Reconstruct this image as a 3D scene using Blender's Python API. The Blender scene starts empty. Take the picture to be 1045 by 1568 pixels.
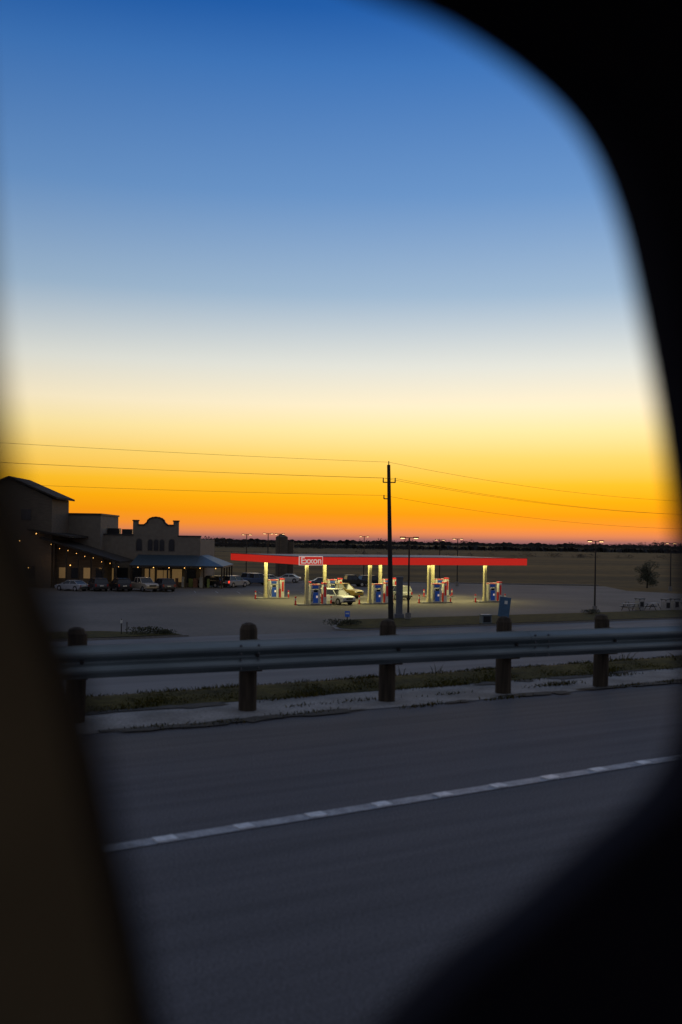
import bpy, math, random
from mathutils import Vector, Matrix
R = random.Random(7)
sc = bpy.context.scene
G = -5.5           # level of the gas-station lot, highway is z=0

def s2l(c):
    c = c/255.0
    return c/12.92 if c <= 0.04045 else ((c+0.055)/1.055)**2.4
def rgb(r, g, b): return (s2l(r), s2l(g), s2l(b), 1)

# ---------------------------------------------------------------- materials
MATS = {}
def mat(name, col, rough=0.7, metal=0.0, col2=None, scale=5.0, stretch=(1, 1, 1), rot=0.0, bump=0.0,
        emit=None, estr=0.0, detail=6, lo=0.35, hi=0.65, spec=0.5, grain=None):
    if name in MATS: return MATS[name]
    m = bpy.data.materials.new(name); m.use_nodes = True
    nt = m.node_tree; b = nt.nodes['Principled BSDF']
    b.inputs['Roughness'].default_value = rough
    b.inputs['Metallic'].default_value = metal
    b.inputs['Specular IOR Level'].default_value = spec
    c1 = tuple(col[:3])+(1,)
    if col2 is None: col2 = tuple(x*0.75 for x in col[:3])
    c2 = tuple(col2[:3])+(1,)
    tc = nt.nodes.new('ShaderNodeTexCoord'); mp = nt.nodes.new('ShaderNodeMapping')
    mp.inputs['Rotation'].default_value[2] = -rot
    mp2 = nt.nodes.new('ShaderNodeMapping'); mp2.inputs['Scale'].default_value = stretch
    no = nt.nodes.new('ShaderNodeTexNoise'); no.inputs['Scale'].default_value = scale
    no.inputs['Detail'].default_value = detail
    mr = nt.nodes.new('ShaderNodeMapRange'); mr.inputs[1].default_value = lo; mr.inputs[2].default_value = hi
    mx = nt.nodes.new('ShaderNodeMix'); mx.data_type = 'RGBA'
    mx.inputs[6].default_value = c1; mx.inputs[7].default_value = c2
    L = nt.links.new
    L(tc.outputs['Object'], mp.inputs[0]); L(mp.outputs[0], mp2.inputs[0]); L(mp2.outputs[0], no.inputs['Vector'])
    L(no.outputs['Fac'], mr.inputs[0]); L(mr.outputs[0], mx.inputs[0])
    out = mx.outputs[2]
    if grain:       # (scale, amount): second, finer speckle
        n2 = nt.nodes.new('ShaderNodeTexNoise'); n2.inputs['Scale'].default_value = grain[0]; n2.inputs['Detail'].default_value = 3
        L(tc.outputs['Object'], n2.inputs['Vector'])
        r2 = nt.nodes.new('ShaderNodeMapRange'); r2.inputs[1].default_value = .3; r2.inputs[2].default_value = .7
        r2.inputs[3].default_value = 1-grain[1]; r2.inputs[4].default_value = 1+grain[1]
        L(n2.outputs['Fac'], r2.inputs[0])
        vm = nt.nodes.new('ShaderNodeVectorMath'); vm.operation = 'SCALE'
        L(out, vm.inputs[0]); L(r2.outputs[0], vm.inputs['Scale']); out = vm.outputs[0]
    L(out, b.inputs['Base Color'])
    if bump:
        bp = nt.nodes.new('ShaderNodeBump'); bp.inputs['Strength'].default_value = bump
        bp.inputs['Distance'].default_value = 0.02
        L(no.outputs['Fac'], bp.inputs['Height']); L(bp.outputs[0], b.inputs['Normal'])
    if emit:
        b.inputs['Emission Color'].default_value = tuple(emit[:3])+(1,)
        b.inputs['Emission Strength'].default_value = estr
    MATS[name] = m
    return m

# ---------------------------------------------------------------- mesh builder
class MB:
    def __init__(s): s.v = []; s.f = []; s.m = []
    def add(s, vs, fs, mi=0):
        o = len(s.v); s.v += [tuple(v) for v in vs]
        for f in fs: s.f.append(tuple(i+o for i in f)); s.m.append(mi)
    def box(s, c, d, mi=0, rz=0.0, ry=0.0):
        M = Matrix.Rotation(rz, 3, 'Z') @ Matrix.Rotation(ry, 3, 'Y')
        vs = []
        for z in (-.5, .5):
            for x, y in ((-.5, -.5), (.5, -.5), (.5, .5), (-.5, .5)):
                vs.append(M @ Vector((x*d[0], y*d[1], z*d[2])) + Vector(c))
        s.add(vs, [(3, 2, 1, 0), (4, 5, 6, 7), (0, 1, 5, 4), (1, 2, 6, 5), (2, 3, 7, 6), (3, 0, 4, 7)], mi)
    def prism(s, pts, y0, y1, mi=0, inset=None):
        n = len(pts)
        vs = [(p[0], y0, p[1]) for p in pts]+[(p[0], y1, p[1]) for p in pts]
        fs = [tuple(range(n)), tuple(range(2*n-1, n-1, -1))]
        for i in range(n):
            j = (i+1) % n; fs.append((i, i+n, j+n, j))
        s.add(vs, fs, mi)
    def cyl(s, p0, p1, r0, r1=None, n=12, mi=0):
        r1 = r0 if r1 is None else r1
        p0 = Vector(p0); p1 = Vector(p1); d = (p1-p0).normalized()
        a = d.orthogonal().normalized(); b = d.cross(a)
        vs = []
        for p, r in ((p0, r0), (p1, r1)):
            for i in range(n):
                t = 2*math.pi*i/n; vs.append(p+(a*math.cos(t)+b*math.sin(t))*r)
        fs = [tuple(range(n-1, -1, -1)), tuple(range(n, 2*n))]
        for i in range(n):
            j = (i+1) % n; fs.append((i, j, j+n, i+n))
        s.add(vs, fs, mi)
    def poly(s, pts, z, mi=0):
        s.add([(p[0], p[1], z) for p in pts], [tuple(range(len(pts)))], mi)
    def slab(s, pts, z0, z1, mi=0, mtop=None):
        n = len(pts)
        vs = [(p[0], p[1], z0) for p in pts]+[(p[0], p[1], z1) for p in pts]
        s.add(vs, [(i, (i+1) % n, (i+1) % n+n, i+n) for i in range(n)], mi)
        s.add(vs[n:], [tuple(range(n))], mi if mtop is None else mtop)
    def leaves(s, c, r, n, size, mi=0, nm=1, shell=0.35):
        for _ in range(n):
            while True:
                p = Vector((R.uniform(-1, 1), R.uniform(-1, 1), R.uniform(-1, 1)))
                if shell < p.length <= 1: break
            q = Vector((c[0]+p.x*r[0], c[1]+p.y*r[1], c[2]+p.z*r[2]))
            a = Vector((R.gauss(0, 1), R.gauss(0, 1), R.gauss(0, 1))).normalized()
            b = a.orthogonal().normalized(); k = size*R.uniform(.6, 1.4)
            s.add([q-a*k*.6, q+b*k*.4, q+a*k*.6, q-b*k*.4], [(0, 1, 2, 3)], mi+R.randrange(nm))
    def obj(s, name, mats, parent=None, loc=(0, 0, 0), rz=0.0, bevel=0.0, smooth=False):
        me = bpy.data.meshes.new(name); me.from_pydata(s.v, [], s.f)
        for m in mats: me.materials.append(m)
        me.polygons.foreach_set('material_index', s.m)
        if smooth: me.polygons.foreach_set('use_smooth', [True]*len(s.f))
        me.update()
        o = bpy.data.objects.new(name, me); sc.collection.objects.link(o)
        o.location = loc; o.rotation_euler[2] = rz
        if parent: o.parent = parent
        if bevel:
            md = o.modifiers.new('Bevel', 'BEVEL'); md.width = bevel; md.segments = 2; md.limit_method = 'ANGLE'
        return o
def empty(name, loc=(0, 0, 0), rz=0.0):
    o = bpy.data.objects.new(name, None); sc.collection.objects.link(o)
    o.location = loc; o.rotation_euler[2] = rz; o.empty_display_size = .3
    return o

# ---------------------------------------------------------------- palette
ROADROT = math.atan(.6)
asphalt = mat('asphalt', (.090, .088, .097), .88, col2=(.066, .065, .072), scale=1.6, stretch=(.16, 3.0, 1), rot=ROADROT, bump=.15, detail=10, spec=.3, grain=(70, .45))
concrete = mat('concrete', (.23, .225, .22), .85, col2=(.12, .117, .112), scale=1.6, detail=10, bump=.1, spec=.3, grain=(30, .3))
lotmat = mat('lot_concrete', (.115, .102, .09), .85, col2=(.078, .07, .062), scale=.12, detail=9, spec=.3, grain=(2.2, .15))
frontm = mat('frontage_concrete', (.14, .14, .146), .85, col2=(.095, .094, .099), scale=.3, stretch=(.3, 2, 1), rot=ROADROT, detail=8, spec=.3)
paint_w = mat('worn_white_paint', (.30, .31, .33), .6, col2=(.18, .185, .2), scale=9, grain=(50, .3))
paint_b = mat('white_thermoplastic', (.62, .64, .66), .5, col2=(.40, .41, .43), scale=20)
paint_y = mat('yellow_paint', (.5, .36, .05), .6, scale=5)
field = mat('field', (.118, .076, .022), .95, col2=(.046, .035, .013), scale=.02, stretch=(.3, 1.8, 1), detail=13, lo=.38, hi=.62, spec=.1, grain=(.35, .35))
grassm = mat('grass_turf', (.062, .052, .012), .95, col2=(.028, .026, .009), scale=1.3, detail=10, bump=.4, spec=.1, grain=(9, .35))
blade1 = mat('grass_blade_green', (.060, .056, .009), .9, spec=.1); blade2 = mat('grass_blade_dry', (.095, .072, .018), .9, spec=.1)
blade3 = mat('grass_blade_dark', (.03, .030, .010), .9, spec=.1)
galv = mat('galvanised_steel', (.185, .225, .24), .5, .55, col2=(.115, .148, .16), scale=3, stretch=(.3, .3, 3))
wood = mat('treated_wood', (.058, .045, .031), .9, col2=(.025, .02, .015), scale=6, stretch=(3, 3, .3), bump=.3, spec=.2)
wood_d = mat('dark_pole_wood', (.02, .018, .016), .9)
dark = mat('dark_metal', (.015, .015, .016), .5, .3)
black = mat('black_rubber', (.012, .012, .012), .8)
white = mat('white_metal', (.68, .67, .60), .4)
cream = mat('cream_stucco', (.175, .15, .115), .9, col2=(.142, .122, .094), scale=1.5, bump=.1)
creamd = mat('tan_siding', (.11, .086, .058), .9, col2=(.075, .06, .042), scale=1.2, stretch=(1, 1, 6))
coping = mat('dark_coping', (.026, .024, .022), .7)
blueroof = mat('blue_metal_roof', (.045, .08, .105), .5, .3, col2=(.035, .062, .085), scale=2)
darkroof = mat('brown_shingle', (.036, .03, .024), .9, spec=.15)
glass_d = mat('dark_glass', (.02, .024, .03), .12)
glow_w = mat('lit_window', (.3, .2, .1), .5, emit=(1, .6, .22), estr=.09, lo=.3, hi=.7)
bulb = mat('warm_bulb', (1, .7, .3), .5, emit=(1, .5, .12), estr=3.0)
lampglow = mat('lamp_lens', (1, .8, .5), .5, emit=(1, .6, .25), estr=5)
redfas = mat('red_fascia', (.58, .02, .012), .35, col2=(.54, .018, .01), emit=(1, .03, .015), estr=.36)
redpump = mat('red_panel', (.55, .02, .02), .35, emit=(1, .03, .02), estr=.05)
bluepump = mat('blue_panel', (.02, .08, .36), .35, emit=(.02, .12, .6), estr=.08)
signw = mat('sign_face', (.85, .8, .75), .4, emit=(1, .75, .6), estr=.35)
canlens = mat('canopy_lens', (1, 1, .8), .5, emit=(1, .97, .62), estr=6)
kerbm = mat('kerb_concrete', (.2, .19, .175), .85)
leafA = mat('foliage_dark', (.026, .032, .014), .9); leafB = mat('foliage_mid', (.045, .046, .018), .9)
farleaf = mat('far_foliage', (.036, .036, .036), .95, spec=.1); farleaf2 = mat('far_foliage_brown', (.05, .038, .026), .95, spec=.1)

# ---------------------------------------------------------------- terrain (one sheet)
def rowy(q, x): return q+.6*x
mb = MB()
qs = [-8000, -400, -60, -16, -13, 11.85, 12.0, 12.9, 13.3, 14.2, 16.5, 20, 24, 27, 29, 34, 60, 120, 200, 400, 800, 2000, 5000, 12000]
zs = [G, G, G, -1.2, -.06, -.06, .0, .02, -.02, -.25, -1.0, -2.6, -4.4, -5.3, -5.5]+[G]*9
xs = [-9000, -2500, -800, -300, -120, -60, -30, -15, -5, 0, 5, 15, 30, 60, 120, 300, 800, 2500, 9000]
vs = [(x, rowy(q, x), z) for q, z in zip(qs, zs) for x in xs]
n = len(xs)
mb.add(vs, [(j*n+i, j*n+i+1, (j+1)*n+i+1, (j+1)*n+i) for j in range(len(qs)-1) for i in range(n-1)])
mb.obj('ground', [field])

# highway surface
def strip(q0, q1, x0, x1, k, z, mi, b): b.add([(x0, q0+k*x0, z), (x1, q0+k*x1, z), (x1, q1+k*x1, z), (x0, q1+k*x0, z)], [(0, 1, 2, 3)], mi)
mb = MB(); strip(-13, 11.6, -400, 400, .6, 0.0, 0, mb); mb.obj('highway', [asphalt])
mb = MB(); strip(10.72, 12.0, -400, 400, .6, 0.006, 0, mb); mb.obj('concrete_gutter', [concrete])
mb = MB()
for (q0, z0, q1, z1) in ((11.98, .010, 12.05, .016), (12.05, .016, 12.9, .034), (12.9, .034, 13.3, -.006), (13.3, -.006, 14.2, -.236), (14.2, -.236, 16.5, -.986), (16.5, -.986, 20, -2.586), (20, -2.586, 24, -4.386), (24, -4.386, 27, -5.286), (27, -5.286, 29, -5.488), (29, -5.488, 50, -5.492)):
    mb.add([(-400, rowy(q0, -400), z0), (400, rowy(q0, 400), z0), (400, rowy(q1, 400), z1), (-400, rowy(q1, -400), z1)], [(0, 1, 2, 3)])
mb.obj('embankment', [grassm])
# painted edge line with raised profile ribs
mb = MB(); K = .646; Q = 6.77
strip(Q-.07, Q+.085, -60, 80, K, .006, 0, mb)
ang = math.atan(K)
x = -.75-.46*60
while x < 40:
    mb.box((x, Q+.008+K*x, .0095), (.12+R.uniform(-.02, .02), .095, .007), 1, ang); x += .455
mb.obj('road_edge_line', [paint_w, paint_b])
mb = MB(); strip(-6, -5.85, -100, 100, .6, .006, 0, mb); mb.obj('road_centre_line', [paint_y])

# frontage road, lot, islands
mb = MB(); strip(48, 80.6, -300, 400, .57, G+.012, 0, mb); mb.obj('frontage_road', [frontm])
mb = MB()
for x in range(-100, 150, 12):
    mb.add([(x, 64+.57*x, G+.018), (x+3, 64+.57*(x+3), G+.018), (x+3, 64.13+.57*(x+3), G+.018), (x, 64.13+.57*x, G+.018)], [(0, 1, 2, 3)])
mb.obj('frontage_lane_line', [paint_w])
lot = [(-110, 80.6-.57*110), (120, 80.6+.57*120), (120, 152), (62, 143), (46, 160), (46.8, 176), (-10, 182), (-110, 182)]
mb = MB(); mb.poly(lot, G+.012); mb.obj('parking_lot', [lotmat])
mb = MB()
for i in range(14):
    x = -41+i*3.0
    mb.box((x, 137, G+.02), (.1, 5, .004), 0, .2)
for i in range(12):
    mb.box((-24+i*3, 166, G+.02), (.1, 5, .004), 0, .2)
mb.box((18, 179.2, G+.08), (57, .3, .14), 1)
mb.obj('parking_markings', [paint_w, kerbm])

def island(pts, name):
    b = MB(); b.slab(pts, G, G+.15, 0)
    cx = sum(p[0] for p in pts)/len(pts); cy = sum(p[1] for p in pts)/len(pts)
    inn = [(cx+(p[0]-cx)*(1-.3/max(1, abs(p[0]-cx)+.01)), cy+(p[1]-cy)*(1-.25/max(1., abs(p[1]-cy)))) for p in pts]
    b.poly(inn, G+.19, 1)
    return b.obj(name, [kerbm, grassm])
isl = [(-.6, 83.2), (-.3, 81.4), (.8, 80.9)]+[(x, 80.7+.57*x) for x in (5, 15, 25, 40, 60, 90)]+[(x, 90.2+.57*x) for x in (90, 60, 40, 27, 18, 10, 3, 1)]+[(-.2, 88.6)]
island(isl, 'grass_island')
isl = [(-45, 55.2)]+[(x, 80.7+.57*x) for x in (-35, -20, -14)]+[(-11.3, 74.6), (-12.5, 75.2), (-18, 76.2), (-25, 73.5), (-35, 68.5), (-45, 63)]
island(isl, 'grass_island')

# ---------------------------------------------------------------- roadside grass
mb = MB()
def blade(x, y, z, h, mi):
    a = R.uniform(0, 6.28); w = .004+.005*R.random(); l = R.uniform(.3, 1.2)*h
    dx, dy = math.cos(a), math.sin(a)
    b2 = R.uniform(0, 6.28)
    px, py = math.cos(b2)*w, math.sin(b2)*w
    mb.add([(x-px, y-py, z), (x+px, y+py, z), (x+dx*l*.4+px*.7, y+dy*l*.4+py*.7, z+h*.6), (x+dx*l*.4-px*.7, y+dy*l*.4-py*.7, z+h*.6), (x+dx*l, y+dy*l, z+h*.95)],
           [(0, 1, 2, 3), (3, 2, 4)], mi)
for _ in range(52000):
    x = R.uniform(-6, 14); q = 12.0+.12*math.sin(x*3.1)+abs(R.gauss(0, .65)) if R.random() < .7 else R.uniform(12.1, 14)
    if q > 14.5: continue
    cl = math.sin(x*2.1+q)*math.sin(x*5.3)*.5+.5
    if R.random() > .4+.6*cl: continue
    z = .0 if q < 13.3 else -.3*(q-13.3)
    blade(x, rowy(q, x), z, R.uniform(.02, .05)*(.7+.7*cl), R.choice((0, 0, 0, 1, 2, 2) if cl > .45 else (0, 1, 1, 2)))
for _ in range(60):
    x = R.uniform(-5, 12); q = R.choice((10.7, 10.75, 11.9, 11.3))+R.gauss(0, .06)
    for _ in range(R.randrange(40, 130)):
        dx = R.gauss(0, .16); blade(x+dx, rowy(q, x+dx)+R.gauss(0, .05), .0, R.uniform(.015, .05), R.choice((0, 2, 2, 1)))
for _ in range(26):
    x = R.uniform(0, 14); q = R.uniform(12.4, 13.4)
    for _ in range(10): blade(x+R.gauss(0, .05), rowy(q, x)+R.gauss(0, .05), 0, R.uniform(.08, .2), R.choice((1, 2)))
mb.obj('roadside_grass', [blade1, blade2, blade3])
soil = mat('dark_soil', (.03, .027, .022), .95)
mb = MB()
for _ in range(80):
    x = R.uniform(-6, 14); q = R.choice((10.72, 11.9, 10.75))+R.gauss(0, .07); a0 = R.uniform(.15, .6); b0 = R.uniform(.04, .15)
    pts = []
    for i in range(14):
        t = 2*math.pi*i/14; k = R.uniform(.5, 1.2); u = math.cos(t)*a0*k; v = math.sin(t)*b0*k
        pts.append((x+u*.857-v*.515, rowy(q, x)+u*.515+v*.857))
    mb.poly(pts, .0125+R.random()*.004)
mb.obj('gutter_soil', [soil])

# ---------------------------------------------------------------- guardrail
gr = empty('guardrail', (0, 11.1, 0), math.atan(.504)); cg = math.cos(math.atan(.504))
prof = [(.0, .465), (.008, .48), (.06, .51), (.08, .525), (.083, .545), (.08, .565), (.06, .585), (.012, .61), (.004, .625), (.012, .64), (.06, .665), (.08, .685), (.083, .705), (.08, .725), (.06, .74), (.008, .77), (.0, .785)]
mb = MB(); Ls = [-24+i*3.81 for i in range(22)]
for i in range(len(Ls)-1):
    x0, x1 = Ls[i]-.16, Ls[i+1]+.16; off = .003*(i % 2)
    vs = [(x0, -.10-o-off, z) for o, z in prof]+[(x1, -.10-o-off, z) for o, z in prof]
    m = len(prof); mb.add(vs, [(j, j+1, j+1+m, j+m) for j in range(m-1)])
    for sx in (Ls[i]-.1, Ls[i]+.1):
        for z in (.5, .595, .655, .74):
            mb.cyl((sx, -.16-.02, z), (sx, -.20, z), .014, .010, 6, 1)
o = mb.obj('w_beam', [galv, mat('bolt_steel', (.12, .13, .14), .5, .6)], gr, smooth=False)
md = o.modifiers.new('s', 'SOLIDIFY'); md.thickness = .003
mb = MB()
px = [-7.1, -5.6, -4.07, -2.56, -.92, .62, 2.09, 3.47, 5.0, 6.5, 8.0, 9.5, 11, 12.6, 14.2, 15.8, 17.4, 19, 20.6, 22.2, 23.8, 25.4, 27]
for x in px:
    s = x/cg; r = .095
    mb.cyl((s, .14, -.1), (s+R.gauss(0, .008), .14, .88), r*1.03, r, 16)
    mb.cyl((s, .14, .88), (s, .14, .93), r, r*.78, 16); mb.cyl((s, .14, .93), (s, .14, .95), r*.78, r*.3, 16)
    mb.box((s, -.02, .615), (.13, .17, .33), 0)
mb.obj('posts', [wood], gr, smooth=False)
mb = MB()
for x in px:
    mb.cyl((x/cg, -.12, .625), (x/cg, -.135, .625), .02, .02, 8)
mb.obj('bolts', [dark], gr)

# ---------------------------------------------------------------- gas station canopy
CR = math.atan2(.447, .894)
can = empty('gas_station_canopy', (-4.7, 110, G), CR)
mb = MB()
mb.box((15.5, 10.5, 5.05), (30.9, 20.9, .86), 0)
mb.obj('deck', [mat('canopy_deck', (.25, .24, .22), .6)], can)
mb = MB(); t = .12
mb.box((15.5, -.06, 5.06), (31.2, t, .84), 0); mb.box((15.5, 21.06, 5.06), (31.2, t, .84), 0)
mb.box((-.06, 10.5, 5.06), (t, 20.98, .84), 0); mb.box((31.06, 10.5, 5.06), (t, 20.98, .84), 0)
mb.box((15.5, -.08, 5.52), (31.3, .16, .07), 1); mb.box((-.08, 10.5, 5.52), (.16, 21, .07), 1)
mb.obj('fascia', [redfas, mat('dark_red_trim', (.25, .01, .01), .5)], can)
cols = [(2+8.1*i, y) for y in (2.0, 14.2) for i in range(4)]
colm = mat('column_paint', (.62, .55, .30), .5)
mb = MB()
for cx, cy in cols: mb.box((cx, cy, 2.31), (.34, .34, 4.62), 0); mb.box((cx, cy, .3), (.42, .42, .6), 0)
mb.obj('columns', [colm], can, bevel=.02)
mb = MB()
for i in range(7):
    for y in (2.5, 7.5, 12.8, 18): mb.box((2+4.4*i, y, 4.60), (.55, .55, .06))
mb.obj('light_fixtures', [canlens], can)
for i in range(4):
    for y in (4.0, 14.5):
        l = bpy.data.lights.new('canopy_light', 'AREA'); l.shape = 'RECTANGLE'; l.size = 5; l.size_y = 5; l.energy = 500; l.color = (1, .90, .40)
        lo = bpy.data.objects.new('canopy_lamp', l); sc.collection.objects.link(lo); lo.parent = can; lo.location = (3+8.1*i, y, 4.54)
mb = MB(); mb.box((1.45, -.2, 5.08), (2.9, .16, 1.02)); sg = mb.obj('sign_box', [signw], can, bevel=.03)
mb = MB(); mb.box((1.45, -.285, 5.08), (2.74, .02, .86)); mb.obj('sign_panel', [redfas], can)
tx = bpy.data.curves.new('sign_text', 'FONT'); tx.body = 'Exxon'; tx.size = 1.0; tx.extrude = .01; tx.align_x = 'CENTER'; tx.align_y = 'CENTER'; tx.offset = .02
to = bpy.data.objects.new('sign_lettering', tx); sc.collection.objects.link(to); tx.materials.append(signw); to.parent = can
to.location = (1.45, -.31, 5.08); to.rotation_euler = (math.pi/2, 0, 0)

def dispenser(X, Y):
    a = (math.cos(CR), math.sin(CR)); b_ = (-math.sin(CR), math.cos(CR))
    loc = (-4.7+X*a[0]+Y*b_[0], 110+X*a[1]+Y*b_[1], G)
    e = empty('fuel_dispenser', loc, CR)
    m = MB()
    m.box((0, 0, .08), (4.2, 1.3, .14), 0)
    m.obj('island_kerb', [kerbm], e, bevel=.03)
    m = MB()
    m.box((.15, 0, .95), (1.15, .6, 1.6), 0)
    m.box((.15, 0, 2.05), (1.15, .5, .42), 0); m.box((.15, -.02, 2.32), (1.2, .54, .12), 1)
    m.box((-.38, 0, 1.35), (.1, .64, 2.1), 0); m.box((.7, 0, 1.35), (.1, .64, 2.1), 0)
    m.obj('cabinet', [white, redpump], e, bevel=.03)
    m = MB()
    m.box((.15, -.31, .85), (.62, .03, 1.2), 0); m.box((.15, -.31, 1.6), (.5, .03, .24), 1)
    m.box((.15, -.26, 2.05), (.7, .02, .3), 0)
    m.box((.15, .31, .85), (.62, .03, 1.2), 0)
    m.box((.3, -.335, .95), (.2, .02, .25), 2)
    m.obj('panels', [bluepump, glass_d, signw], e)
    m = MB()
    m.box((1.35, 0, 1.25), (.42, .5, 2.2), 1); m.box((1.35, -.26, 1.5), (.26, .03, 1.2), 0); m.box((1.35, 0, 2.45), (.5, .56, .16), 0); m.box((1.05, -.1, .7), (.1, .3, 1.1), 0)
    m.obj('payment_tower', [redpump, white], e, bevel=.02)
    m = MB()
    for sx in (-2.2, 2.25): m.cyl((sx, 0, 0), (sx, 0, 1.0), .09, .09, 10, 0); m.cyl((sx, 0, .55), (sx, 0, .8), .095, .095, 10, 1)
    m.obj('bollards', [redpump, white], e)
    m = MB()
    for sy in (-.36,):
        pts = [(-.28, sy, 1.5), (-.42, sy-.05, 1.1), (-.45, sy-.08, .6), (-.35, sy-.04, .4), (-.22, sy, .8), (-.2, sy, 1.2)]
        for p, q in zip(pts, pts[1:]): m.cyl(p, q, .025, .025, 6)
    m.obj('hose', [black], e)
for cx, cy in cols: dispenser(cx+.85, cy)

# ---------------------------------------------------------------- vehicles
def vehicle(name, kind, col, x, y, hdg, tail=False, head=False, z=G+.012):
    e = empty(name, (x, y, z), hdg)
    cm = mat('car_paint_%02x%02x%02x' % tuple(int(c*255) for c in col), col, .28, .2, col2=tuple(c*.92 for c in col))
    gl = glass_d
    if kind == 'suv':
        W, H, L = 1.92, 1.76, 4.8
        body = [(-2.4, .42), (-2.42, .72), (-2.34, 1.08), (-1.9, 1.1), (1.05, 1.1), (1.9, 1.03), (2.3, .92), (2.42, .7), (2.38, .38), (2.0, .28), (-2.1, .28)]
        gb, gt, zb = (-2.3, 1.1), (-2.02, .35), 1.09
    elif kind == 'sedan':
        W, H, L = 1.82, 1.44, 4.7
        body = [(-2.3, .4), (-2.35, .68), (-2.25, .96), (-1.6, 1.0), (.95, .96), (1.9, .84), (2.25, .72), (2.35, .5), (2.3, .3), (1.9, .22), (-2.0, .22)]
        gb, gt, zb = (-1.85, 1.0), (-1.15, .2), .95
    else:
        W, H, L = 2.0, 1.88, 5.7
        body = [(-2.85, .55), (-2.87, .85), (-2.82, 1.18), (-.7, 1.18), (1.35, 1.18), (2.3, 1.13), (2.75, 1.02), (2.85, .8), (2.82, .48), (2.5, .38), (-2.6, .42)]
        gb, gt, zb = (-.75, 1.4), (-.6, .7), 1.17
    w = W/2
    m = MB(); m.prism(body, -w, w, 0)
    m.obj('body', [cm], e, bevel=.09)
    m = MB(); wt = w*.78; wb = w*.94
    def green(x0, x1, x2, x3, z0, z1, a, b_, mi):
        vs = [(x0, -a, z0), (x1, -a, z0), (x1, a, z0), (x0, a, z0), (x2, -b_, z1), (x3, -b_, z1), (x3, b_, z1), (x2, b_, z1)]
        m.add(vs, [(4, 5, 6, 7), (0, 1, 5, 4), (1, 2, 6, 5), (2, 3, 7, 6), (3, 0, 4, 7)], mi)
    green(gb[0], gb[1], gt[0], gt[1], zb, H-.07, wb, wt, 0)
    m.obj('windows', [gl], e, bevel=.03)
    m = MB(); m.box(((gt[0]+gt[1])/2, 0, H-.04), (gt[1]-gt[0]+.12, wt*2+.06, .08), 0)
    hx = H-.06
    for sy in (-1, 1):
        for (xb, xt) in ((gb[0], gt[0]), (gb[1], gt[1]), ((gb[0]+gb[1])/2, (gt[0]+gt[1])/2)):
            m.cyl((xb, sy*(wb+.005), zb), (xt, sy*(wt+.01), hx), .05, .04, 6)
        m.box((gb[1]-.25, sy*(w+.1), zb+.08), (.12, .2, .14), 0)
    m.obj('roof', [cm], e, bevel=.03)
    r = .36 if kind != 'sedan' else .33
    m = MB(); wx = L*.31
    for sx in (-wx, wx):
        for sy in (-1, 1):
            m.cyl((sx, sy*(w-.24), r), (sx, sy*(w+.012), r), r, r, 20, 0)
            m.cyl((sx, sy*(w-.2), r+.03), (sx, sy*(w+.004), r+.03), r*1.17, r*1.17, 20, 0)
            m.cyl((sx, sy*(w+.012), r), (sx, sy*(w+.022), r), r*.62, r*.55, 14, 1)
    m.obj('wheels', [black, mat('wheel_rim', (.4, .4, .42), .35, .7)], e)
    xf = body[7][0]; xr = body[1][0]; zl = body[6][1]-.14
    m = MB()
    for sy in (-1, 1):
        m.box((xf-.03, sy*(w-.26), zl), (.14, .36, .16), 0)
        m.box((xr+.02, sy*(w-.17), body[2][1]-.22), (.12, .2, .34 if kind != 'sedan' else .18), 1)
    m.box((xf+.0, 0, zl-.05), (.06, W*.5, .2), 2); m.box((xr+.0, 0, .5), (.1, W*.9, .16), 2); m.box((xf, 0, .42), (.1, W*.9, .14), 2)
    m.box((xr-.035, 0, .78), (.03, .5, .14), 3)
    hl = mat('headlamp_on', (.9, .9, .8), .2, emit=(1, .9, .6), estr=3) if head else mat('headlamp', (.6, .6, .62), .15)
    tl = mat('taillamp_on', (.5, .01, .01), .3, emit=(1, .05, .02), estr=1.5) if tail else mat('taillamp', (.25, .01, .01), .25)
    m.obj('lights_and_bumpers', [hl, tl, black, white], e)
    if kind == 'pickup':
        m = MB(); m.box((-1.8, 0, 1.2), (1.9, W-.24, .03), 0); m.obj('bed', [black], e)
    return e
CW = (.52, .52, .5); CK = (.015, .016, .02); CS = (.30, .31, .33); CB = (.03, .06, .14); CT = (.42, .35, .26); CRD = (.2, .02, .02); CG = (.05, .05, .06)
hb = math.atan2(-.894, .447)
vehicle('white_suv', 'suv', CW, -.5, 115.2, hb+.25, head=False)
vehicle('yellow_pickup_truck', 'pickup', (.22, .15, .04), .1, 128, hb+.5)
vehicle('parked_car', 'suv', CS, 7.2, 127, hb+math.pi)
vehicle('dark_pickup_truck', 'pickup', CK, 1.5, 160, .3)
vehicle('parked_car', 'suv', CK, 5.2, 163, .4)
vehicle('parked_car', 'sedan', CB, -2.5, 158, .2, tail=True)
hh = math.radians(118)
vehicle('parked_car', 'sedan', CS, -36.4, 135, math.radians(150))
vehicle('parked_car', 'suv', CG, -33.2, 136, hh)
vehicle('parked_car', 'suv', CK, -30.2, 136.5, hh)
vehicle('pickup_truck', 'pickup', CT, -27.2, 137.0, math.radians(-50))
vehicle('parked_car', 'suv', CG, -24.4, 137.5, hh)
vehicle('parked_car', 'suv', CK, -19.6, 151, math.radians(150))
vehicle('parked_car', 'suv', CS, -16.2, 152, math.radians(60), tail=True)
vehicle('parked_car', 'suv', CB, -14.2, 166, math.radians(40))
vehicle('parked_car', 'sedan', CW, -11.8, 168, math.radians(20))
vehicle('parked_car', 'sedan', CW, -9.2, 172, math.radians(170))
vehicle('pickup_truck', 'pickup', CB, -13.6, 160, math.radians(30))
vehicle('parked_car', 'sedan', CRD, -17.2, 162, math.radians(30), tail=True)

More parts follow.
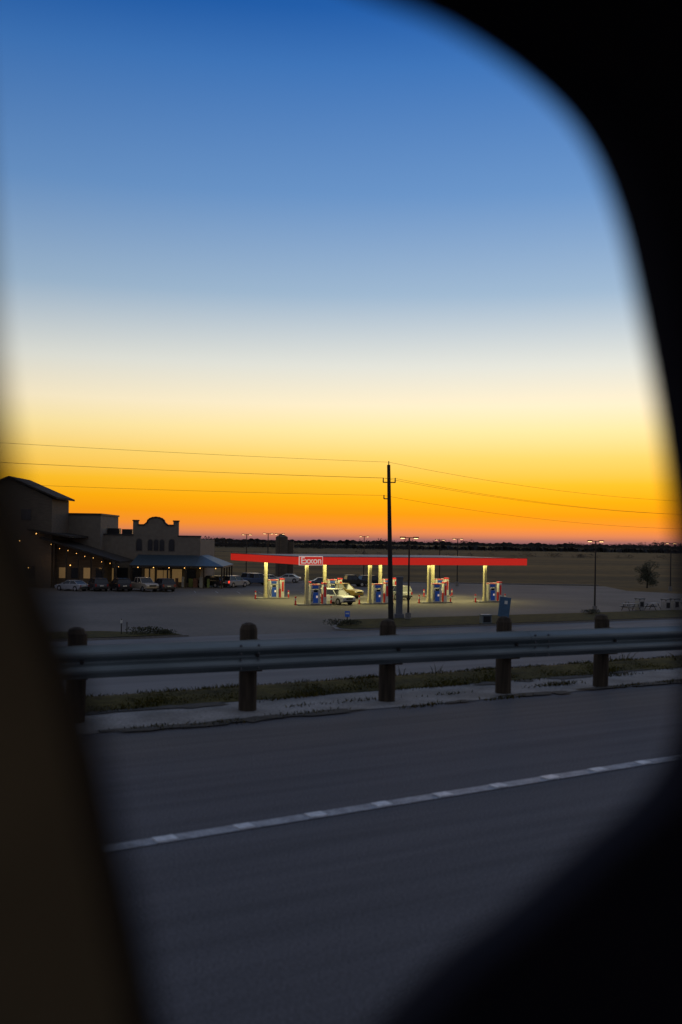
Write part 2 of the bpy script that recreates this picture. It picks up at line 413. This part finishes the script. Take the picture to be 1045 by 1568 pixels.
# ---------------------------------------------------------------- store building
st = empty('store_building', (0, 153, G))
Z = lambda z: z-G
fac = [(-37.3, 0), (-37.3, Z(2.2)), (-32, Z(2.2)), (-32, Z(4.4)), (-31.2, Z(4.4)), (-31.2, Z(3.75)), (-30.3, Z(3.75))]
for i in range(9):
    t = math.pi*i/8; fac.append((-28.5-1.15*math.cos(t)*1.15, Z(4.15)+.8*math.sin(t)))
fac += [(-26.7, Z(3.75)), (-25.8, Z(3.75)), (-25.8, Z(4.4)), (-25, Z(4.4)), (-25, Z(2.1)), (-21.6, Z(2.1)), (-21.6, 0)]
mb = MB(); mb.prism(fac, 0, .5, 0); mb.box((-29.45, 9, 3.6), (15.6, 17, 7.2), 0); mb.obj('facade', [cream], st)
mb = MB()
for p, q in zip(fac[1:-2], fac[2:-1]):
    d = Vector((q[0]-p[0], 0, q[1]-p[1])); c = ((p[0]+q[0])/2, .25, (p[1]+q[1])/2+.08)
    if abs(d.x) > .05: mb.box(c, (d.length+.16, .72, .2), 0, 0, -math.atan2(d.z, d.x))
mb.obj('coping', [coping], st)
mb = MB()
def arched(cx, w, z0, z1):
    pts = [(cx-w/2, z0), (cx-w/2, z1)]+[(cx-w/2*math.cos(math.pi*i/6), z1+w/2*math.sin(math.pi*i/6)) for i in range(1, 6)]+[(cx+w/2, z1), (cx+w/2, z0)]
    mb.prism(pts, -.06, .02, 0)
    big = [(cx+(p[0]-cx)*1.25, p[1]+(.12 if p[1] > z0 else -.1)) for p in pts]; mb.prism(big, -.03, .02, 1)
for cx, w in ((-31, .8), (-29.3, .65), (-28.4, .65), (-27.5, .65), (-26.0, .8)): arched(cx, w, Z(-.1), Z(1.25))
mb.obj('upper_windows', [glass_d, mat('window_trim', (.09, .076, .058), .8)], st)
mb = MB()
y0, y1 = -6.5, -.05; ze, zt = 3.3, 4.75; xl = -31.1
mb.add([(xl, y0, ze), (-17.3, y0, ze), (-21.4, y1, zt), (xl, y1, zt), (-17.3, 8, ze), (-21.4, 8, zt)], [(0, 1, 2, 3), (1, 4, 5, 2)], 0)
mb.box((-24.2, y0, ze-.12), (13.8, .12, .22), 1); mb.box((-17.3, .8, ze-.12), (.12, 14.4, .22), 1)
for i in range(23):
    xx = xl+.2+i*.42; mb.add([(xx, y0, ze+.02), (xx+.05, y0, ze+.05), (xx+.05, y1, zt+.05), (xx, y1, zt+.02)], [(0, 1, 2, 3)], 0)
mb.obj('porch_roof', [blueroof, coping], st)
mb = MB()
for i in range(6): mb.box((-30.8+i*2.66, y0+.2, 1.6), (.2, .2, 3.2))
for i in range(4): mb.box((-17.5, y0+3.4+i*3.4, 1.6), (.2, .2, 3.2))
mb.obj('porch_posts', [wood], st)
mb = MB()
for i in range(7):
    cx = -35.6+i*2.1
    mb.box((cx, -.06, 1.6), (1.5, .1, 2.0), 1 if i in (0, 3, 5) else 0); mb.box((cx, -.03, 1.6), (1.7, .08, 2.2), 2)
mb.box((-27.2, -.1, 1.2), (1.9, .14, 2.4), 1); mb.box((-27.2, -.15, 1.2), (.08, .1, 2.4), 2)
mb.obj('shop_windows', [glass_d, glow_w, coping], st)
mb = MB()
for i in range(6): mb.cyl((-30+i*2.3, -5.6, 3.0), (-30+i*2.3, -5.6, 2.9), .06, .06, 8)
mb.obj('porch_bulbs', [bulb], st)
mb = MB(); mb.box((-35.5, 3, Z(2.6)), (1.8, 1.4, 1.3)); mb.box((-33.4, 3, Z(2.6)), (1.6, 1.4, 1.1)); mb.obj('roof_units', [dark], st)
mb = MB(); mb.box((-41, 4, Z(5.2)/2), (9, 12, Z(5.2)), 0); mb.box((-41, 4, Z(5.3)), (9.3, 12.3, .25), 1); mb.obj('tall_block', [cream, coping], st)
mb = MB()
for k in range(9):
    h_ = R.uniform(.6, 1.6); mb.box((-25.5+k*.95, -2-R.random()*2, h_/2), (R.uniform(.3, .7), .5, h_), k % 3)
mb.obj('porch_merchandise', [mat('merch_green', (.2, .26, .08), .8), mat('merch_red', (.15, .07, .04), .8), mat('merch_grey', (.35, .34, .3), .8)], st)

# barn-like restaurant
S = 1.183
bn = empty('barn_building', (0, 142, 1.85-S*7.35)); bn.scale = (S, S, S)
mb = MB()
mb.prism([(-46, 0), (-46, Z(6.3)), (-40, Z(8.7)), (-34.9, Z(6.4)), (-34.9, 0)], 0, 7.4, 0)
mb.obj('walls', [creamd], bn)
mb = MB()
for (xa, za, xb, zb) in ((-40, Z(8.8), -34.2, Z(6.35)), (-40, Z(8.8), -46.6, Z(6.2)), (-37.5, Z(2.5), -32.4, Z(1.7)), (-36, Z(1.55), -26.4, Z(-1.25))):
    y_0 = -.6 if za > 14 else -1.2
    mb.add([(xa, y_0, za), (xb, y_0, zb), (xb, 7.6, zb), (xa, 7.6, za), (xa, y_0, za+.22), (xb, y_0, zb+.22), (xb, 7.6, zb+.22), (xa, 7.6, za+.22)],
           [(0, 1, 2, 3), (4, 5, 6, 7), (0, 1, 5, 4), (1, 2, 6, 5), (2, 3, 7, 6), (3, 0, 4, 7)])
mb.obj('roofs', [darkroof], bn)
mb = MB()
mb.prism([(-34.9, 0), (-34.9, Z(1.1)), (-29.2, Z(-.6)), (-29.2, 0)], 2.0, 7.2, 0)
mb.obj('side_wing', [creamd], bn)
mb = MB()
for i in range(6): mb.box((-34.3+i*1.48, -.9, (Z(1.1)-i*.45)/2), (.16, .16, Z(1.1)-i*.45))
mb.obj('porch_posts', [wood], bn)
mb = MB()
for i in range(4): mb.box((-34+i*1.5, 1.94, 2.9), (.95, .1, 1.3), i % 2)
for i in range(3): mb.box((-43.5+i*3, -.04, 3.0), (1.3, .1, 1.5), 1)
mb.box((-38, -.04, Z(4.4)), (1.2, .1, 1.3), 1)
mb.obj('windows', [glow_w, glass_d], bn)
mb = MB()
for i in range(9):
    t = .15+i/8*.85; c = (-36+9.5*t, -1.25, Z(1.45)-2.8*t-.12-.2*abs(math.sin(i*1.3))); mb.cyl(c, (c[0], c[1], c[2]-.07), .03, .03, 6)
for c in ((-38.6, -.5, Z(1.3)), (-36.6, -.5, Z(2.2)), (-37.5, -.4, 3.6), (-33, 1.5, 3.9)): mb.cyl(c, (c[0], c[1], c[2]-.12), .06, .06, 6)
mb.obj('string_lights', [bulb], bn)
for c in ((-35, -1.5, 4.2), (-30, -.5, 3.6), (-38, -2.0, 5.2)):
    l = bpy.data.lights.new('porch_light', 'POINT'); l.energy = 16; l.color = (1, .55, .2); l.shadow_soft_size = .2
    lo = bpy.data.objects.new('porch_lamp', l); sc.collection.objects.link(lo); lo.parent = bn; lo.location = c
for c in ((-29, -4, 2.9), (-22, -4, 2.9)):
    l = bpy.data.lights.new('porch_light', 'POINT'); l.energy = 14; l.color = (1, .68, .35); l.shadow_soft_size = .2
    lo = bpy.data.objects.new('porch_lamp', l); sc.collection.objects.link(lo); lo.parent = st; lo.location = c

sl = MB(); sl.cyl((-12.2, 205, G), (-12.2, 205, 2.4), 1.25, 1.25, 20); sl.cyl((-12.2, 205, 2.4), (-12.2, 205, 3.0), 1.3, .3, 20); sl.box((-10.4, 206, -2), (1.2, 1.2, 7))
sl.obj('storage_silo', [creamd], smooth=False)

# ---------------------------------------------------------------- lamps, pole, wires
def lamp(x, y, h, heads=2, rz=0.0, r=.085):
    e = empty('street_lamp', (x, y, G), rz)
    m = MB(); m.cyl((0, 0, 0), (0, 0, .75), .28, .26, 14, 1); m.cyl((0, 0, .7), (0, 0, h), r*1.25, r*.8, 10, 0); m.obj('pole', [dark, kerbm], e)
    m = MB(); hs = (-1, 1) if heads == 2 else (1,)
    for s in hs:
        m.box((s*.3, 0, h-.02), (.6, .07, .07), 0); m.box((s*.62, 0, h), (.5, .32, .14), 0); m.box((s*.62, 0, h-.085), (.36, .22, .03), 1)
    m.obj('lamp_heads', [dark, lampglow], e)
lamp(6.35, 92.5, 7.75); lamp(27.5, 107.5, 7.75); lamp(19.7, 168, 8.0); lamp(4.1, 176, 8.2); lamp(17.7, 178, 7.8); lamp(53.7, 162, 7.8, 2)
lamp(-16.2, 171, 8.2); lamp(-12.3, 168, 8.4); lamp(-10.8, 175, 8.4)

up = empty('utility_pole', (0, 0, 0)); bx, by = 4.68, 91.0
tx_, ty_ = 4.25, 91.0
m = MB(); m.cyl((bx, by, G), (tx_, ty_, 8.85), .25, .15, 14); m.obj('pole', [wood_d], up)
m = MB(); D = Vector((.869, .495, 0)); N = Vector((-.495, .869, 0))
def at(z): t = (z-G)/(8.85-G); return Vector((bx+(tx_-bx)*t, by, z))
c = at(7.25)
m.cyl(c-Vector((.55, 0, 0)), c+Vector((.6, 0, 0)), .05, .05, 8)
for sx in (-.52, .57): m.cyl(c+Vector((sx, 0, 0)), c+Vector((sx, 0, .42)), .06, .045, 8)
c = at(5.75); m.cyl(c-Vector((.5, 0, 0)), c+Vector((.15, 0, 0)), .05, .05, 8); m.cyl(c+Vector((-.48, 0, 0)), c+Vector((-.48, 0, .35)), .06, .04, 8)
m.cyl(at(8.7), at(8.7)+Vector((-.0, 0, .5)), .05, .04, 8)
m.obj('crossarms', [dark], up)
def wire(p0, p1, sag, b_):
    n_ = 28; P = []
    for i in range(n_+1):
        t = i/n_; p = Vector(p0).lerp(Vector(p1), t); p.z -= 4*sag*t*(1-t); P.append(p)
    for a, b2 in zip(P, P[1:]): b_.cyl(a, b2, .013, .013, 4)
m = MB()
for z, sx in ((9.1, 0), (7.65, -.52), (7.62, .57), (6.05, -.48)):
    p = at(z)+Vector((sx, 0, 0))
    wire(p, p-D*66+Vector((0, 0, 0)), .35, m); wire(p, p+D*76+Vector((0, 0, 0)), 2.3, m)
m.obj('power_lines', [black], up)
for t in (-66, 76):
    e = empty('utility_pole', tuple(Vector((bx, by, 0))+D*t)); q = MB(); q.cyl((0, 0, G), (0, 0, 9.1), .2, .13, 12); q.cyl((-.55, 0, 7.25), (.6, 0, 7.25), .05, .05, 8); q.cyl((-.5, 0, 5.75), (.15, 0, 5.75), .05, .05, 8)
    q.obj('pole', [wood_d], e)

# ---------------------------------------------------------------- small lot objects
e = empty('blue_info_sign', (14.6, 88.4, G+.15), .35)
m = MB(); m.box((0, 0, 1.55), (1.1, .16, 1.75), 0, 0, .12); m.obj('panel', [mat('sign_blue', (.05, .12, .2), .5)], e, bevel=.03)
m = MB(); m.box((-.35, 0, .4), (.12, .1, .9)); m.box((.3, 0, .4), (.12, .1, .9)); m.box((.1, -.1, 1.95), (.3, .02, .3), 1, 0, .12); m.obj('legs', [galv, white], e)
e = empty('utility_cabinet', (13.0, 88.8, G+.15), .3)
m = MB(); m.box((0, 0, .4), (.9, .6, .75), 0); m.box((0, 0, .8), (1.0, .7, .06), 0); m.box((0, -.31, .42), (.7, .02, .55), 1); m.obj('box', [galv, dark], e, bevel=.02)
e = empty('sign_pylon', (5.62, 94.5, G+.1))
m = MB(); m.box((0, 0, 1.9), (.62, .5, 3.8), 0); m.box((0, 0, .2), (.9, .8, .4), 0); m.box((0, 0, 3.85), (.7, .58, .12), 0); m.obj('pillar', [mat('grey_stucco', (.13, .14, .16), .8)], e, bevel=.03)
e = empty('small_direction_sign', (.65, 86.5, G+.15))
m = MB(); m.cyl((0, 0, 0), (0, 0, .8), .04, .04, 8); m.box((0, -.05, .85), (.42, .05, .5), 1); m.box((0, -.08, .9), (.3, .02, .12), 2); m.obj('panel', [dark, bluepump, white], e)
e = empty('marker_posts', (-16.2, 73.9, G))
m = MB(); m.cyl((0, 0, 0), (0, 0, 1.3), .04, .04, 8); m.cyl((.35, .3, 0), (.35, .3, 1.05), .035, .035, 8); m.box((0, -.04, 1.1), (.14, .02, .25), 1); m.obj('posts', [dark, white], e)
tabm = mat('table_steel', (.2, .19, .18), .6)
def picnic(x, y, rz):
    e = empty('picnic_table', (x, y, G+.02), rz); m = MB()
    for k in range(4): m.box((0, -.33+k*.22, .76), (2.0, .2, .05))
    for sy in (-.75, .75): m.box((0, sy, .45), (2.0, .28, .05))
    m.obj('top_and_seats', [tabm], e); m = MB()
    for sx in (-.75, .75):
        m.box((sx, 0, .42), (.07, 1.6, .07))
        m.cyl((sx, -.7, 0), (sx, -.28, .74), .04, .04, 6); m.cyl((sx, .7, 0), (sx, .28, .74), .04, .04, 6)
    m.obj('frame', [dark], e)
picnic(32.6, 111.5, .4); picnic(35.6, 113.3, .9); picnic(34.3, 116.5, .2); picnic(39.5, 117.5, .6)
for (x, y) in ((36.6, 111.8), (38.2, 113.6), (33.9, 112.6)):
    e = empty('waste_bin', (x, y, G+.02), .4); m = MB()
    m.box((0, 0, .55), (.75, .75, 1.1), 0); m.box((0, 0, 1.3), (.85, .85, .1), 1); m.box((0, -.385, .65), (.5, .02, .6), 1)
    for sx in (-.33, .33):
        for sy in (-.33, .33): m.cyl((sx, sy, 1.1), (sx, sy, 1.28), .03, .03, 6, 1)
    m.obj('bin_body', [mat('pale_bin', (.3, .29, .27), .7), dark], e, bevel=.02)

# ---------------------------------------------------------------- bushes and trees
def bush(x, y, z, r, n=260):
    m = MB()
    for _ in range(5):
        m.leaves((R.gauss(0, r[0]*.35), R.gauss(0, r[1]*.3), r[2]*R.uniform(.5, .8)), (r[0]*.6, r[1]*.6, r[2]*.6), n//3, .1, 0, 2)
    for i in range(6): m.cyl((0, 0, 0), (R.gauss(0, r[0]*.4), R.gauss(0, r[1]*.4), r[2]*.8), .02, .01, 5, 2)
    m.obj('bush', [leafA, leafB, wood], loc=(x, y, z))
bush(.0, 84, G+.18, (1.2, .8, .45)); bush(.9, 85, G+.18, (.7, .6, .35)); bush(-14.6, 74.3, G+.1, (1.5, .8, .5), 320); bush(-13.2, 74.6, G+.1, (.9, .6, .35)); bush(26, 103, G+.18, (1.2, .7, .4))
def tree(x, y, h, w):
    e = empty('tree', (x, y, G)); m = MB()
    m.cyl((0, 0, 0), (0.1, 0, h*.45), .16, .1, 8)
    for i in range(9):
        a = i*2.4; m.cyl((0.1, 0, h*(.25+.03*i)), (math.cos(a)*w*.35, math.sin(a)*w*.35, h*(.5+.05*i)), .06, .02, 5)
    m.obj('trunk', [wood], e); m = MB()
    for _ in range(30):
        a = R.uniform(0, 6.28); rr = R.uniform(0, w*.36)
        m.leaves((math.cos(a)*rr, math.sin(a)*rr, h*R.uniform(.14, .86)), (w*.17, w*.17, h*.12), 120, .15, 0, 2, .1)
    m.obj('crown', [leafA, leafB], e)
tree(53.0, 172, 5.2, 4.8)
m = MB()
for row, (y0, y1, hm, num) in enumerate(((540, 560, 2.2, 90), (860, 960, 5.5, 420), (1150, 1400, 8.5, 500), (1900, 2200, 13, 420))):
    for _ in range(num):
        y = R.uniform(y0, y1); x = R.uniform(-.5, .6)*y
        big = .55+.45*math.sin(x*.012+row*2)+R.gauss(0, .18)
        h = hm*max(.35, big)*R.uniform(.7, 1.15); w = h*R.uniform(.9, 2.0)
        m.leaves((x, y, G+h*.45), (w, w*.5, h*.55), 60, h*.17, 0, 2, .0)
m.obj('distant_tree_line', [farleaf, farleaf2])
m = MB()
for y, hm in ((1000, 4.0), (2500, 9)):
    n_ = 700; vs = []
    for i in range(n_+1):
        x = (-.6+1.3*i/n_)*y; h = hm*(.75+.2*math.sin(i*.37)+.15*math.sin(i*1.7)+.2*R.random()); vs += [(x, y+R.gauss(0, 4), G-1), (x, y+R.gauss(0, 4), G+h)]
    m.add(vs, [(2*i, 2*i+2, 2*i+3, 2*i+1) for i in range(n_)], 0)
m.obj('distant_woodland', [farleaf])

# ---------------------------------------------------------------- car interior (camera sits inside)
CH = 1.85
ci = empty('car_interior', (0, .38, CH), ROADROT)
trimk = mat('black_trim', (.015, .0135, .022), .8, spec=.15)
trimb = mat('brown_pillar_trim', (.27, .20, .105), .9, col2=(.15, .115, .065), scale=9, spec=.2)
open_ = [(.022, .231), (.071, .229), (.122, .2155), (.155, .196), (.177, .164), (.192, .124), (.207, .075), (.218, .026), (.226, -.023), (.229, -.072), (.222, -.1055),
         (.202, -.126), (.158, -.1475), (.1155, -.168), (.0775, -.183), (.0464, -.201), (.0152, -.2217), (-.0198, -.2302), (-.0479, -.2153), (-.0638, -.1768), (-.0725, -.139), (-.0812, -.1042),
         (-.0888, -.0704), (-.0990, -.037), (-.1075, -.0153), (-.1175, .0121), (-.1225, .0392), (-.1263, .068), (-.1288, .0988), (-.1320, .1399), (-.1335, .1807), (-.1228, .2164), (-.0831, .232), (-.0338, .2334)]
def smooth_loop(P, n=4):
    o = []; N_ = len(P)
    for i in range(N_):
        p0, p1, p2, p3 = [Vector(P[(i+k) % N_]) for k in (-1, 0, 1, 2)]
        for j in range(n):
            t = j/n; o.append(.5*((2*p1)+(p2-p0)*t+(2*p0-5*p1+4*p2-p3)*t*t+(3*p1-p0-3*p2+p3)*t**3))
    return [(v.x, v.y) for v in o]
def rrect(x0, x1, y0, y1, r=.06):
    o = []
    for cx, cy, a in ((x1-r, y1-r, 0), (x0+r, y1-r, 90), (x0+r, y0+r, 180), (x1-r, y0+r, 270)):
        for i in range(7): t = math.radians(a+15*i); o.append((cx+r*math.cos(t), cy+r*math.sin(t)))
    return o
def panel(name, loops, mt, yoff, ext, bev):
    cu = bpy.data.curves.new(name, 'CURVE'); cu.dimensions = '2D'; cu.fill_mode = 'BOTH'; cu.extrude = ext; cu.bevel_depth = bev; cu.offset = -bev; cu.bevel_resolution = 2
    for lp in loops:
        sp = cu.splines.new('POLY'); sp.points.add(len(lp)-1)
        for i, p in enumerate(lp): sp.points[i].co = (p[0], p[1], 0, 1)
        sp.use_cyclic_u = True
    cu.materials.append(mt); o = bpy.data.objects.new(name, cu); sc.collection.objects.link(o); o.parent = ci
    o.rotation_euler = (math.pi/2, 0, 0); o.location = (0, yoff, 0); return o
panel('window_surround', [[(-1.3, -1), (1.3, -1), (1.3, .44), (-1.3, .44)], smooth_loop(open_), rrect(.36, 1.1, -.2, .26), rrect(-1.1, -.29, -.2, .26)], trimk, .02, .010, .005)
# padded inner pillar trim, standing 6 cm inboard of the door frame
pil = [(-.048, -.215), (-.080, -.192), (-.0935, -.155), (-.1000, -.1230), (-.1075, -.0920), (-.1137, -.0620), (-.1220, -.0330), (-.1285, -.0130), (-.1365, .0105), (-.1408, .0325), (-.1440, .0560), (-.1462, .0810), (-.1490, .1150), (-.1505, .15), (-.148, .20)]
panel('pillar_trim', [pil+[(-.25, .20), (-.25, -.26), (-.05, -.26)]], trimb, -.04, .004, .003)
mb = MB()
mb.box((0, -.78, .47), (2.6, 1.55, .04)); mb.box((0, -.78, -1.0), (2.6, 1.55, .04)); mb.box((.15, -.05, -.42), (.9, .09, .09)); mb.box((1.28, -.78, -.3), (.04, 1.5, 1.45)); mb.box((-1.28, -.78, -.6), (.04, 1.5, .8))
mb.obj('cabin_lining', [trimk], ci, bevel=.015)
mb = MB(); mb.box((-.3, -.95, -.72), (.55, .52, .16)); mb.box((.12, -.98, -.4), (.15, .52, .7)); mb.box((.12, -.98, .05), (.1, .28, .2))
mb.obj('seat', [trimb], ci, bevel=.04)

# ---------------------------------------------------------------- world
w = bpy.data.worlds.new('World'); sc.world = w; w.use_nodes = True
nt = w.node_tree; L = nt.links.new; bg = nt.nodes['Background']
tc = nt.nodes.new('ShaderNodeTexCoord'); sp = nt.nodes.new('ShaderNodeSeparateXYZ'); L(tc.outputs['Generated'], sp.inputs[0])
cl = nt.nodes.new('ShaderNodeClamp'); L(sp.outputs[2], cl.inputs[0])
sq = nt.nodes.new('ShaderNodeMath'); sq.operation = 'SQRT'; L(cl.outputs[0], sq.inputs[0])
def ramp(st_):
    r = nt.nodes.new('ShaderNodeValToRGB'); el = r.color_ramp.elements
    while len(el) > 1: el.remove(el[-1])
    el[0].position = st_[0][0]; el[0].color = rgb(*st_[0][1])
    for p, c_ in st_[1:]: e_ = el.new(p); e_.color = rgb(*c_)
    L(sq.outputs[0], r.inputs[0]); return r
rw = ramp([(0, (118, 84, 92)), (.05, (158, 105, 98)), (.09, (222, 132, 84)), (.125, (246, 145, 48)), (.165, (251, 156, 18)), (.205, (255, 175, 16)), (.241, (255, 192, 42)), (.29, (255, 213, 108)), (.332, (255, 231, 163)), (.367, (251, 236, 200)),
           (.416, (224, 225, 216)), (.49, (156, 182, 207)), (.573, (104, 147, 199)), (.656, (62, 117, 186)), (.69, (30, 93, 171)), (.78, (90, 116, 160)), (1, (143, 147, 162))])  # last stops lie above the frame, brightened to add light on the ground
re_ = ramp([(0, (105, 100, 108)), (.2, (142, 133, 142)), (.35, (142, 140, 154)), (.6, (128, 136, 156)), (1, (143, 147, 162))])  # unseen sky behind the camera, brightened to light the road
dt = nt.nodes.new('ShaderNodeVectorMath'); dt.operation = 'DOT_PRODUCT'; dt.inputs[1].default_value = (.17, .985, 0); L(tc.outputs['Generated'], dt.inputs[0])
mr = nt.nodes.new('ShaderNodeMapRange'); mr.inputs[1].default_value = -.1; mr.inputs[2].default_value = .75; L(dt.outputs['Value'], mr.inputs[0])
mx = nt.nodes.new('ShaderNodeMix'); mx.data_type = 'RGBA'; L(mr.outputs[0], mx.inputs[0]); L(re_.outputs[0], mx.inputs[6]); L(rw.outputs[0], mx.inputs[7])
ns = nt.nodes.new('ShaderNodeTexSky'); ns.sky_type = 'NISHITA'; ns.sun_disc = False; ns.sun_elevation = math.radians(0.5); ns.sun_rotation = math.radians(10)
ad = nt.nodes.new('ShaderNodeMix'); ad.data_type = 'RGBA'; ad.blend_type = 'ADD'; ad.inputs[0].default_value = .003
L(mx.outputs[2], ad.inputs[6]); L(ns.outputs[0], ad.inputs[7])
d2 = nt.nodes.new('ShaderNodeVectorMath'); d2.operation = 'DOT_PRODUCT'; d2.inputs[1].default_value = (.34, .94, 0); L(tc.outputs['Generated'], d2.inputs[0])
m2 = nt.nodes.new('ShaderNodeMapRange'); m2.inputs[1].default_value = .68; m2.inputs[2].default_value = 1.0; m2.inputs[3].default_value = .86; m2.inputs[4].default_value = 1.08; L(d2.outputs['Value'], m2.inputs[0])
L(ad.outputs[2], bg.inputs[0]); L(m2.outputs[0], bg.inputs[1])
su = bpy.data.lights.new('sun', 'SUN'); su.energy = .12; su.angle = math.radians(8); su.color = (1, .6, .3)
so = bpy.data.objects.new('sun', su); sc.collection.objects.link(so)
so.rotation_euler = Vector((-.17, -.985, -.03)).to_track_quat('-Z', 'Y').to_euler()

# ---------------------------------------------------------------- camera
cd = bpy.data.cameras.new('camera'); cam = bpy.data.objects.new('camera', cd); sc.collection.objects.link(cam)
cd.sensor_fit = 'VERTICAL'; cd.sensor_height = 36; cd.sensor_width = 24; cd.lens = 35; cd.shift_y = 44/1568
cd.clip_start = .02; cd.clip_end = 20000
cam.location = (0, 0, CH); cam.rotation_euler = (math.pi/2, -.0155, 0)
cd.dof.use_dof = True; cd.dof.focus_distance = 85; cd.dof.aperture_fstop = 2.0
sc.camera = cam
sc.view_settings.view_transform = 'Standard'; sc.view_settings.look = 'None'; sc.view_settings.exposure = 0
